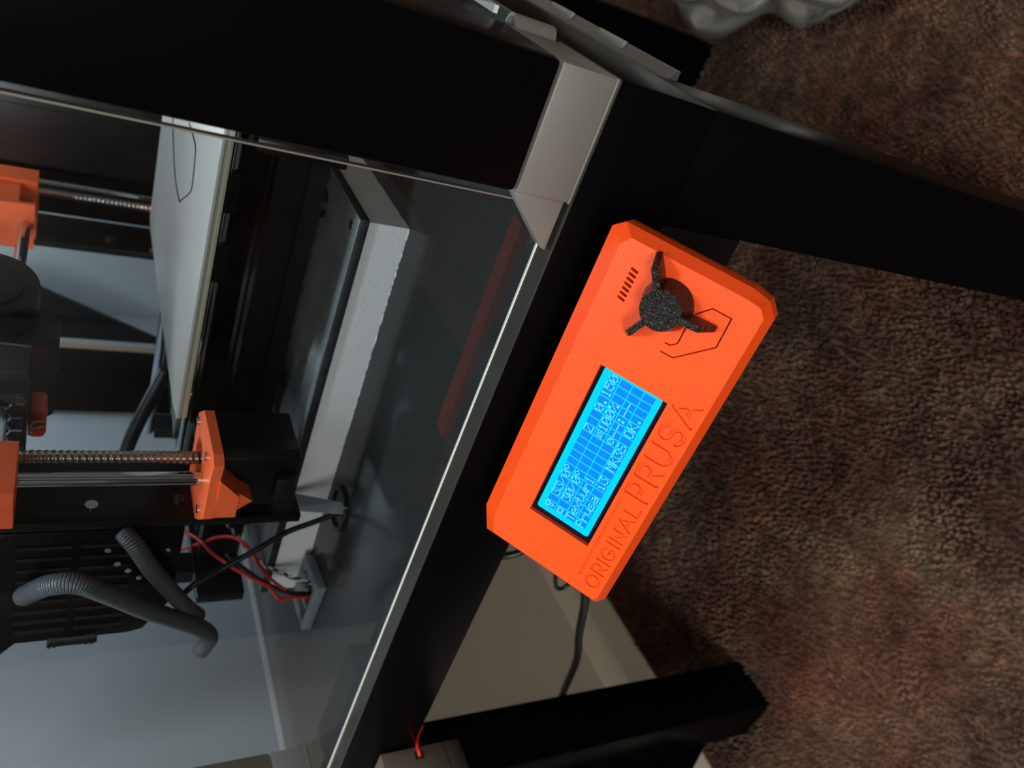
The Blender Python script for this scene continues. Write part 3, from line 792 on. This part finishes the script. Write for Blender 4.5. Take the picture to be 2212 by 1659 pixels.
# square fan body with round opening
for yy in (0.1300, 0.1405):
    for i in range(K):
        t = 2 * math.pi * i / K; sq = 0.0195 / max(abs(math.cos(t)), abs(math.sin(t)))
        V.append((FC[0] + sq * math.cos(t), yy, FC[1] + sq * math.sin(t)))
    for i in range(K):
        t = 2 * math.pi * i / K; V.append((FC[0] + 0.0175 * math.cos(t), yy, FC[1] + 0.0175 * math.sin(t)))
for i in range(K):
    j = (i + 1) % K
    F += [(i, j, K + j, K + i), (2 * K + i, 3 * K + i, 3 * K + j, 2 * K + j), (i, 2 * K + i, 2 * K + j, j), (K + i, K + j, 3 * K + j, 3 * K + i)]
fan = finish('cooling_fan', V, F, M_BLACK, pr)
bars = []
R_ = 0.0050
for q in range(-3, 4):
    for r_ in range(-3, 4):
        cx = R_ * 1.732 * (q + r_ / 2); cz = R_ * 1.5 * r_
        for k in range(6):
            a0, a1 = math.radians(60 * k + 30), math.radians(60 * k + 90)
            p0 = (cx + R_ * math.cos(a0), cz + R_ * math.sin(a0)); p1 = (cx + R_ * math.cos(a1), cz + R_ * math.sin(a1))
            if k < 3 and max(math.hypot(*p0), math.hypot(*p1)) < 0.0195:
                bars.append(cyl_vf((FC[0] + p0[0], 0.1295, FC[1] + p0[1]), (FC[0] + p1[0], 0.1295, FC[1] + p1[1]), 0.00055, seg=5))
V, F = multi(bars); finish('honeycomb_guard', V, F, M_GREYB, fan)
for sx_ in (-0.0163, 0.0163):
    cyl('ring_screw', (FC[0] + sx_, 0.1298, FC[1] - 0.0163), (FC[0] + sx_, 0.1280, FC[1] - 0.0163), 0.0026, M_ALU, fan, seg=14)
bl = cyl('blower', (-0.2345, 0.180, 0.6560), (-0.2140, 0.176, 0.6560), 0.0260, M_BLACK, pr, seg=32)
cyl('blower_cap', (-0.2139, 0.176, 0.6560), (-0.2128, 0.1758, 0.6560), 0.0185, M_FRAME, bl, seg=32)
prism('duct', [(0.152, 0.650), (0.205, 0.650), (0.198, 0.630), (0.176, 0.6195), (0.160, 0.6195), (0.150, 0.632)], -0.2345, -0.258, 0, M_BLACK, ex, bevel=0.0008)
box('heater_block', -0.305, -0.284, 0.158, 0.178, 0.6235, 0.6328, M_REDO, ex, bevel=0.003)
cyl('nozzle', (-0.294, 0.170, 0.6234), (-0.294, 0.170, 0.6205), 0.003, M_FRAME, ex, r1=0.001, seg=12)
for k in range(2):
    tube('thermistor_lead', [(-0.291 - 0.004 * k, 0.157, 0.6245), (-0.289 - 0.004 * k, 0.153, 0.6300), (-0.284 - 0.004 * k, 0.1415, 0.6315)], 0.0008, M_COPPER, ex, seg=6, n=5)
# electronics box behind the frame
eb = prism('electronics_box', [(-0.3115, 0.552), (-0.372, 0.552), (-0.398, 0.566), (-0.4005, 0.575), (-0.4005, 0.6325), (-0.410, 0.640), (-0.410, 0.70), (-0.3115, 0.70)], 0.0880, 0.150, 1, M_BLACKROUGH, pr, bevel=0.0008)
for i in range(9):
    for j in range(2):
        xx = -0.322 - 0.0085 * i; zz = 0.6 + 0.030 * j
        box('vent_rib', xx - 0.0012, xx + 0.0012, 0.0868, 0.0878, zz - 0.022, zz + 0.0035, M_BLACK, eb)
for (xx, zz) in ((-0.330, 0.5775), (-0.3425, 0.5790), (-0.349, 0.5725), (-0.3365, 0.5850), (-0.325, 0.5905), (-0.3275, 0.5600)):
    cyl('box_screw', (xx, 0.0868, zz), (xx, 0.0860, zz), 0.0018, M_ALU, eb, seg=10)
hg = cyl('hinge', (-0.4030, 0.0925, 0.5905), (-0.4030, 0.0925, 0.6165), 0.0060, M_BLACK, pr, seg=24)
for zz in (0.5925, 0.5955, 0.6120, 0.6145):
    cyl('hinge_ring', (-0.4030, 0.0925, zz), (-0.4030, 0.0925, zz + 0.0014), 0.0066, M_BLACK, hg, seg=24)
s1 = [(-0.359, 0.0875, 0.629), (-0.342, 0.076, 0.624), (-0.327, 0.066, 0.617), (-0.323, 0.062, 0.605), (-0.336, 0.064, 0.589), (-0.359, 0.070, 0.568), (-0.386, 0.080, 0.544), (-0.405, 0.088, 0.530), (-0.4230, 0.094, 0.5225), (-0.434, 0.092, 0.5275)]
tube('cable_sleeve', s1, 0.0056, M_SLEEVE, pr, seg=20, n=10, uv=True)
s2 = [(-0.3125, 0.0875, 0.584), (-0.316, 0.080, 0.578), (-0.332, 0.076, 0.568), (-0.354, 0.0785, 0.5555), (-0.377, 0.085, 0.5440), (-0.397, 0.093, 0.5335)]
tube('cable_sleeve', s2, 0.0050, M_SLEEVE, pr, seg=18, n=8, uv=True)
tube('bed_cable', [(-0.322, 0.262, 0.549), (-0.336, 0.260, 0.5535), (-0.355, 0.260, 0.559), (-0.380, 0.260, 0.5655), (-0.404, 0.258, 0.570), (-0.430, 0.252, 0.572)], 0.0052, M_BLACK, pr, seg=14)
prism('cable_cover', [(-0.269, 0.300), (-0.300, 0.300), (-0.330, 0.190), (-0.296, 0.195)], 0.5460, 0.5490, 2, M_GREEN, pr, bevel=0.0004)
# power supply on the far side of the frame
ps = box('power_supply', -0.3045, -0.165, 0.4618, 0.5165, 0.490, 0.68, M_FRAME, pr, bevel=0.0015)
for xx in (-0.215, -0.206):
    box('case_seam', xx, xx + 0.0006, 0.4609, 0.4617, 0.492, 0.678, M_BLACK, ps)
prism('brace', [(-0.4560, 0.522), (-0.4520, 0.524), (-0.398, 0.645), (-0.395, 0.70), (-0.4560, 0.70)], 0.500, 0.506, 1, M_FRAME, pr)
box('brace_foot', -0.4602, -0.4506, 0.3921, 0.506, 0.5065, 0.5215, M_FRAME, pr)

# thin strand of filament lying on the sheet
tag(tube('filament_strand', [(-0.147, 0.335, 0.5604), (-0.160, 0.312, 0.5604), (-0.1745, 0.271, 0.5604), (-0.1765, 0.236, 0.5604), (-0.1715, 0.2265, 0.5604), (-0.155, 0.199, 0.5604), (-0.1475, 0.1935, 0.5604), (-0.1335, 0.198, 0.5604), (-0.128, 0.206, 0.5604), (-0.1285, 0.241, 0.5604)], 0.00035, M_STRAND, None, seg=6, n=4),
    'thin dark filament strand curled on the pale print sheet', 'filament')

# ------------------------------------------------------------------ grommets and wires on the tabletop
def ring_prism(name, outer_, inner_, z0, z1, material, parent=None):
    n = len(outer_); Vv, Ff = [], []
    for zz in (z0, z1):
        Vv += [(a, b, zz) for a, b in outer_] + [(a, b, zz) for a, b in inner_]
    for i in range(n):
        j = (i + 1) % n
        Ff += [(i, j, n + j, n + i), (2 * n + i, 3 * n + i, 3 * n + j, 2 * n + j), (i, 2 * n + i, 2 * n + j, j), (n + i, n + j, 3 * n + j, 3 * n + i)]
    return finish(name, Vv, Ff, material, parent, bevel=0.0004)
gm = empty('cable_grommet', (-0.415, 0.113, 0.4502), 'grey diamond-shaped cable grommet on the tabletop with wires running into it', 'grommet')
dia = [(-0.4372, 0.1337), (-0.4346, 0.1006), (-0.3855, 0.0968), (-0.3905, 0.1325)]
cxm = sum(a for a, b in dia) / 4; cym = sum(b for a, b in dia) / 4
ring_prism('rim', dia, [(cxm + (a - cxm) * 0.72, cym + (b - cym) * 0.70) for a, b in dia], 0.4502, 0.4570, M_GREYB, gm)
ring_prism('inner_rim', [(cxm + (a - cxm) * 0.60, cym + (b - cym) * 0.56) for a, b in dia], [(cxm + (a - cxm) * 0.42, cym + (b - cym) * 0.38) for a, b in dia], 0.4502, 0.4545, M_GREYB, gm)
prism('hole_cover', [(cxm + (a - cxm) * 0.72, cym + (b - cym) * 0.70) for a, b in dia], 0.4502, 0.4506, 2, M_CABLE, gm)
cg = empty('cable_guide', (-0.335, 0.120, 0.4502), 'bluish grey cable guide leaning on the white foam above a round black grommet', 'cable guide')
V = [(-0.3151, 0.1097, 0.4565), (-0.3191, 0.1030, 0.4565), (-0.3337, 0.1229, 0.4845), (-0.3324, 0.1395, 0.4845)]
off = Vector((0, -0.0015, -0.0030))
V = V + [tuple(Vector(v) + off) for v in V]
finish('tab', V, [(0, 1, 2, 3), (7, 6, 5, 4), (0, 4, 5, 1), (1, 5, 6, 2), (2, 6, 7, 3), (3, 7, 4, 0)], M_GREYB, cg)
K = 28
oc = [(-0.3270 + 0.0155 * math.cos(2 * math.pi * i / K), 0.1150 + 0.0155 * math.sin(2 * math.pi * i / K)) for i in range(K)]
ic = [(-0.3270 + 0.0125 * math.cos(2 * math.pi * i / K), 0.1150 + 0.0125 * math.sin(2 * math.pi * i / K)) for i in range(K)]
box('tab_foot', -0.3195, -0.3155, 0.1040, 0.1090, 0.4502, 0.4530, M_GREYB, cg)
ring_prism('grommet_ring', oc, ic, 0.4502, 0.4525, M_BLACK, cg)
prism('grommet_cap', ic, 0.4502, 0.4509, 2, M_CABLE, cg)

wires = 'wires running from the printer into the diamond grommet'
tag(tube('wire', [(-0.429, 0.2, 0.53), (-0.418, 0.18, 0.522), (-0.412, 0.16, 0.515), (-0.406, 0.14, 0.505), (-0.402, 0.125, 0.494), (-0.401, 0.115, 0.484), (-0.404, 0.11, 0.480), (-0.407, 0.108, 0.476), (-0.407, 0.109, 0.468), (-0.412, 0.112, 0.452)], 0.0013, M_RED, None, seg=8), 'red wire with a small loop just above the grey diamond grommet', 'wire', wires)
tag(tube('wire', [(-0.470, 0.217, 0.527), (-0.444, 0.2, 0.516), (-0.417, 0.18, 0.508), (-0.4035, 0.165, 0.499), (-0.4005, 0.15, 0.492), (-0.403, 0.135, 0.486), (-0.404, 0.125, 0.481), (-0.409, 0.117, 0.469), (-0.414, 0.115, 0.452)], 0.0013, M_RED, None, seg=8), 'red wire arching above the other red wire beside the motor', 'wire', wires)
wp = [(-0.413, 0.19, 0.501), (-0.413, 0.18, 0.4965), (-0.411, 0.165, 0.492), (-0.408, 0.15, 0.488), (-0.407, 0.14, 0.481), (-0.405, 0.131, 0.473), (-0.402, 0.122, 0.465), (-0.401, 0.115, 0.452)]
tw = empty('twisted_wire', (-0.407, 0.15, 0.452), 'twisted black and white wire pair ending in the grey diamond grommet', 'wire', wires)
S = spline(wp, 14)
for ph, mt_ in ((0, M_WHITEW), (math.pi, M_CABLE)):
    pts = []
    for i, p in enumerate(S):
        t = ph + i * 0.62
        pts.append(p + Vector((math.cos(t), math.sin(t) * 0.7, math.sin(t) * 0.7)) * 0.0011)
    tube('strand', pts, 0.0010, mt_, tw, seg=7, n=1)
tag(tube('wire', [(-0.418, 0.163, 0.504), (-0.416, 0.145, 0.493), (-0.413, 0.13, 0.483), (-0.4105, 0.118, 0.472), (-0.408, 0.113, 0.464), (-0.412, 0.1145, 0.452)], 0.0016, M_CABLE, None, seg=8), 'short black wire running beside the red wire into the diamond grommet', 'wire', wires)
tag(tube('thin_cable', [(-0.380, 0.090, 0.5500), (-0.369, 0.095, 0.539), (-0.362, 0.1, 0.523), (-0.350, 0.105, 0.501), (-0.342, 0.11, 0.484), (-0.336, 0.1125, 0.466), (-0.330, 0.114, 0.4515)], 0.0019, M_CABLE, None, seg=10), 'thin black cable from the braided sleeve down to the round black grommet', 'cable')

# ------------------------------------------------------------------ things below and beside the table
sw = empty('switch_box', (-0.49, -0.03, 0.366), 'brownish grey switch box on the front of the table with a red wire', 'box')
box('cover', -0.545, -0.4390, -0.065, -0.0006, 0.3785, 0.4240, M_BROWNGREY, sw, bevel=0.0008)
box('lower_case', -0.545, -0.4392, -0.0645, -0.0006, 0.366, 0.3783, M_DARKGREY, sw, bevel=0.0005)
box('wire_slot', -0.4391, -0.4386, -0.0095, -0.0045, 0.3950, 0.4010, M_CABLE, sw)
tag(tube('wire', [(-0.4395, -0.0074, 0.3977), (-0.4374, -0.0060, 0.3981), (-0.4371, -0.0022, 0.3981), (-0.4371, 0.0026, 0.3969), (-0.4374, 0.0088, 0.3933), (-0.438, 0.013, 0.3895), (-0.440, 0.025, 0.387)], 0.0012, M_RED, None, seg=8), 'short red wire leading into the brownish grey switch box', 'wire')
psu = empty('power_brick', (-0.58, 0.06, 0.05), 'black power unit hanging beside the table leg near the cream wall', 'power supply')
prism('case', [(0.049, 0.050), (0.0015, 0.053), (-0.022, 0.092), (-0.022, 0.36), (0.049, 0.36)], -0.606, -0.5515, 0, M_LAM, psu, bevel=0.001)
for k in range(4):
    box('side_rib', -0.5514, -0.5506, -0.016, 0.044, 0.12 + 0.05 * k, 0.124 + 0.05 * k, M_LAM, psu)
tag(tube('power_cable', [(-0.275, 0.028, 0.3300), (-0.300, 0.024, 0.3130), (-0.329, 0.022, 0.296), (-0.389, 0.034, 0.266), (-0.435, 0.041, 0.243), (-0.4985, 0.0545, 0.2185), (-0.530, 0.060, 0.207), (-0.560, 0.062, 0.198)], 0.0031, M_CABLE, None, seg=12),
    'thick black cable sagging below the table from the display towards the table leg', 'cable')
tag(tube('ribbon_loop', [(-0.27, 0.015, 0.338), (-0.308, 0.028, 0.316), (-0.322, 0.030, 0.309), (-0.327, 0.030, 0.313), (-0.3225, 0.030, 0.3195), (-0.30, 0.028, 0.330), (-0.26, 0.02, 0.35)], 0.0015, M_CABLE, None, seg=8),
    'small loop of thin black cable hanging behind the orange display', 'cable')
tag(tube('cable', [(-0.25, 0.03, 0.325), (-0.290, 0.048, 0.337), (-0.308, 0.05, 0.3425), (-0.318, 0.055, 0.354), (-0.335, 0.07, 0.372), (-0.36, 0.09, 0.396)], 0.0026, M_CABLE, None, seg=10),
    'black cable running up to the underside of the table behind the orange display', 'cable')
# grey rail under the right side of the table
rl = empty('edge_rail', (0.003, 0.3, 0.36), 'frosted grey strip fixed under the side edge of the table behind the leg', 'rail')
prism('strip', [(-0.0075, 0.3995), (-0.0010, 0.3995), (-0.0008, 0.3890), (0.0040, 0.3850), (0.0040, 0.3835), (-0.0075, 0.3835)], 0.0535, 0.497, 1, M_RAIL, rl)
for y0 in (0.100, 0.158, 0.265):
    box('clip', -0.0005, 0.0046, y0, y0 + 0.026, 0.3852, 0.3876, M_RAILL, rl, bevel=0.0004)
# crumpled silver bag on the carpet
bm = bmesh.new(); bmesh.ops.create_icosphere(bm, subdivisions=5, radius=1.0)
for v in bm.verts:
    p = v.co.copy()
    f = 1 + 0.26 * noise.noise(p * 1.4 + Vector((3, 1, 7))) - 0.34 * abs(noise.noise(p * 2.0 + Vector((9, 4, 2)))) + 0.03 * noise.noise(p * 5.0)
    q = Vector((p.x * 0.150, p.y * 0.19, p.z * 0.085)) * f
    q.z = max(q.z, -0.062)
    v.co = q
vs = [tuple(v.co + Vector((0.170, 0.450, 0.073))) for v in bm.verts]; bm.verts.index_update()
fs = [tuple(v.index for v in f.verts) for f in bm.faces]; bm.free()
tag(finish('plastic_bag', vs, fs, M_BAG, None, smooth=True), 'crumpled silver plastic bag lying on the carpet', 'bag')

# ceiling lamp body the light belongs to, and the light bar inside the enclosure
lp = empty('ceiling_lamp', (-0.10, -0.24, 2.36), 'flat square ceiling lamp above the table front', 'lamp')
box('lamp_case', -0.28, 0.08, -0.42, -0.06, 2.345, 2.3995, M_CEIL, lp, bevel=0.004)
lb = empty('light_bar', (-0.275, 0.03, 0.894), 'slim light bar under the upper tabletop behind the acrylic door', 'lamp')
box('bar_case', -0.485, -0.065, 0.020, 0.040, 0.8945, 0.8998, M_GREY, lb)
lb2 = empty('light_bar', (-0.275, 0.51, 0.894), 'slim light bar under the upper tabletop in front of the grey rear panel', 'lamp')
box('bar_case', -0.485, -0.065, 0.500, 0.520, 0.8945, 0.8998, M_GREY, lb2)
